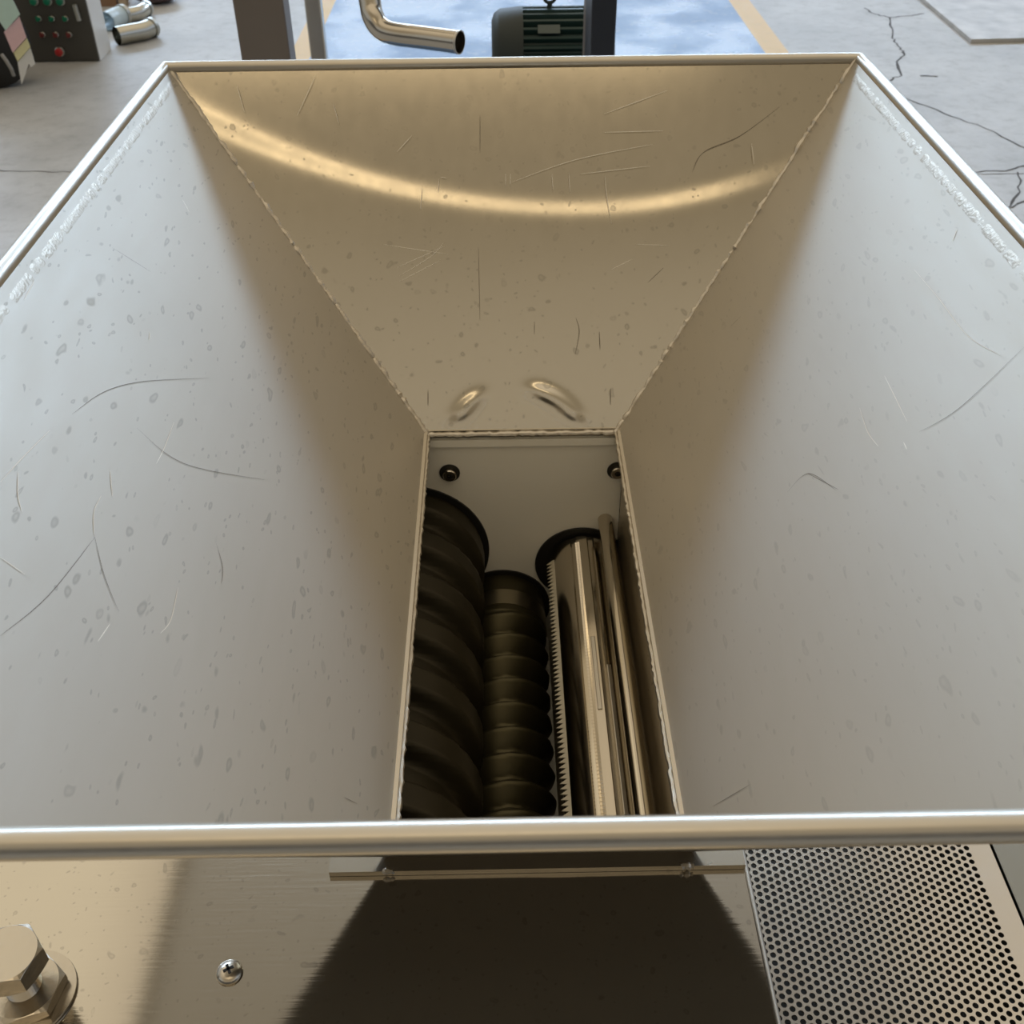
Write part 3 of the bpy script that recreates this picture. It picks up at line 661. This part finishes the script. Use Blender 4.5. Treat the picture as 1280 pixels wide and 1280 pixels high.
# machine with coloured paper sheets at the far left
dm = thing('drum_machine', 'black drum-shaped machine end at the far left edge with a grey cable', 'machine', atH(-10, 110, 4.8))
c_ = atH(-12, 118, 4.8); wc = Vector((c_.x, c_.y + .12, .17))
MB().lathe([(0, -.06), (.12, -.06), (.165, -.04), (.17, .0), (.165, .05), (.1, .07), (0, .07)], wc, (.35, -1, 0), 40).build('drum_shell', M_black, dm)
cbm = MB(); cbm.sweep([atD(2, 68, wc.y / K - .35), atD(8, 76, wc.y / K - .38), atD(14, 86, wc.y / K - .38), atD(17, 94, wc.y / K - .3)], .008, 8); cbm.build('cable', mat('grey_cable', (.30, .29, .27), .5), dm)
MB().lathe([(0, -.075), (.04, -.075), (.05, -.06)], wc, (.35, -1, 0), 24).build('hub_cap', M_mot, dm)
def sheet(pxs, D, col_, label, thick=.004, lift=0.0):
    q = [atD(a, b, D + dd) for a, b, dd in pxs]; k = len(q); bk = [v + Vector((-.25, .9, 0)).normalized() * thick for v in q]
    mb = MB(); mb.add(q + bk, [tuple(range(k)), tuple(range(2 * k - 1, k - 1, -1))] + [(i, (i + 1) % k, k + (i + 1) % k, k + i) for i in range(k)])
    o = mb.build('paper_sheet', mat('sheet_' + label.split()[0], col_, .7, 0, .12, 40)); tag(o, label, 'paper', 'coloured sheets hanging left of the cabinet'); return o
DS = 15.6
sheet([(-15, -12, 0), (10, -12, 0), (25, 18, 0), (7, 38, 0), (-4, 22, 0)], DS, (.58, .78, .70), 'pale green paper sheet, topmost of the hanging strip left of the cabinet')
sheet([(5, 40, .03), (24, 21, .03), (33, 47, .03), (16, 66, .03)], DS, (.85, .58, .60), 'pink paper sheet in the hanging strip, just below the green one')
sheet([(17, 66, .05), (33.5, 48, .05), (38, 59, .05), (22, 77, .05)], DS, (.82, .78, .45), 'yellow paper sheet in the hanging strip, between the pink and the white')
sheet([(22, 78, .07), (38, 60, .07), (44, 80, .07), (39, 84, .07), (36, 80, .07), (32, 92, .07), (27, 106, .07)], DS, (.80, .80, .78), 'white paper sheet with ragged lower edge, lowest of the hanging strip')
# pipes on the floor
def floor_pipe(pts, r, m_, label, name='steel_pipe', cap=None):
    q = []
    for a, b in pts:
        g = atH(a, b, 4.8 - r / K); q.append(g)
    rt = thing(name, label, 'pipe', q[0] - Vector((0, 0, r)), 'pipes lying on the floor')
    q2 = [q[0].lerp(q[1], t) for t in (0, .25, .5, .75)] + q[1:]
    mb = MB(); mb.sweep(q2, r, 20, caps=False); mb.sweep(q2, r * .9, 20, caps=False); mb.build('pipe_tube', m_, rt)
    MB().lathe([(r * .88, 0), (r * 1.12, 0), (r * 1.12, -.02), (r, -.02)], q[-1], (q[-1] - q[-2]), 20).build('pipe_ferrule', M_ch, rt)
    return rt
M_fp = steel('floor_pipe_steel', col=(.55, .54, .48), rough=.22)
floor_pipe([(146, 45), (160, 42), (178, 39), (190, 34)], .042, M_fp, 'stainless pipe bend lying on the floor, nearest beside the cabinet')
floor_pipe([(133, 27), (143, 22), (155, 18)], .045, mat('pale_blue_wrap', (.55, .66, .70), .3), 'pipe piece wrapped in pale blue film, against the cabinet side', name='wrapped_pipe')
floor_pipe([(160, 19), (172, 17), (183, 10)], .035, M_fp, 'dark shiny steel pipe elbow on the floor, behind the nearest pipe bend')
# box and sack
bxp = atH(143, 8, 4.8); cb_ = thing('cardboard_box', 'brown cardboard box on the floor behind the cabinet', 'box', (bxp.x, bxp.y + .15, 0))
MB().bb((bxp.x - .16, bxp.y, 0), (bxp.x + .015, bxp.y + .25, .2)).build('box_body', mat('brown_cardboard', (.26, .14, .07), .7, 0, .1, 20), cb_)
MB().bb((bxp.x - .16, bxp.y + .08, .2), (bxp.x + .015, bxp.y + .13, .201)).build('tape', mat('tan_tape', (.4, .28, .16), .4), cb_)
pb = atH(156, 8, 4.8); pw = MB().bb((pb.x - .028, pb.y, 0), (pb.x + .012, pb.y + .05, .30)).build('wooden_block', mat('pale_wood', (.50, .38, .25), .6, 0, .2, 30)); tag(pw, 'narrow pale wooden block standing beside the cardboard box', 'wood')
sk_ = MB(); sb = atH(196, 8, 4.8)
for k in range(1): 
    vs_ = []; nn = 20
    for j in range(11):
        ph = math.pi * j / 10
        for i in range(nn):
            t = 2 * math.pi * i / nn; w = 1 + .07 * math.sin(3 * t + j) + .04 * math.sin(7 * t + 2 * j)
            vs_.append((sb.x + .12 * w * math.sin(ph) ** .7 * math.cos(t) - .02, sb.y + .10 + .11 * w * math.sin(ph) ** .7 * math.sin(t), .055 - .055 * math.cos(ph)))
    sk_.add(vs_, [(j * nn + i, j * nn + (i + 1) % nn, (j + 1) * nn + (i + 1) % nn, (j + 1) * nn + i) for j in range(10) for i in range(nn)], 0, True)
o = sk_.build('sack', mat('mauve_sack', (.16, .11, .11), .7, 0, .5, 30, .5), auto=False); tag(o, 'dull mauve-brown sack lying on the floor beyond the pipes', 'sack')
# flat board upper right
bd = MB(); b0 = atH(1213, 54, 4.8); b1 = atH(1150, 0, 4.8); d_ = (b1 - b0)
c4 = [b0, b0 + d_ * 1.6, b0 + d_ * 1.6 + Vector((1.4, .05, 0)), b0 + Vector((1.4, .05, 0))]
bd.add([v + Vector((0, 0, .001)) for v in c4] + [v + Vector((0, 0, .018)) for v in c4], [(0, 1, 2, 3), (4, 5, 6, 7), (0, 1, 5, 4), (1, 2, 6, 5), (2, 3, 7, 6), (3, 0, 4, 7)])
mbd = mat('grey_white_board', (.78, .78, .78), .5, 0, .75, 9); o = bd.build('board', mbd); tag(o, 'flat grey-white mottled board lying on the floor at the upper right', 'board')
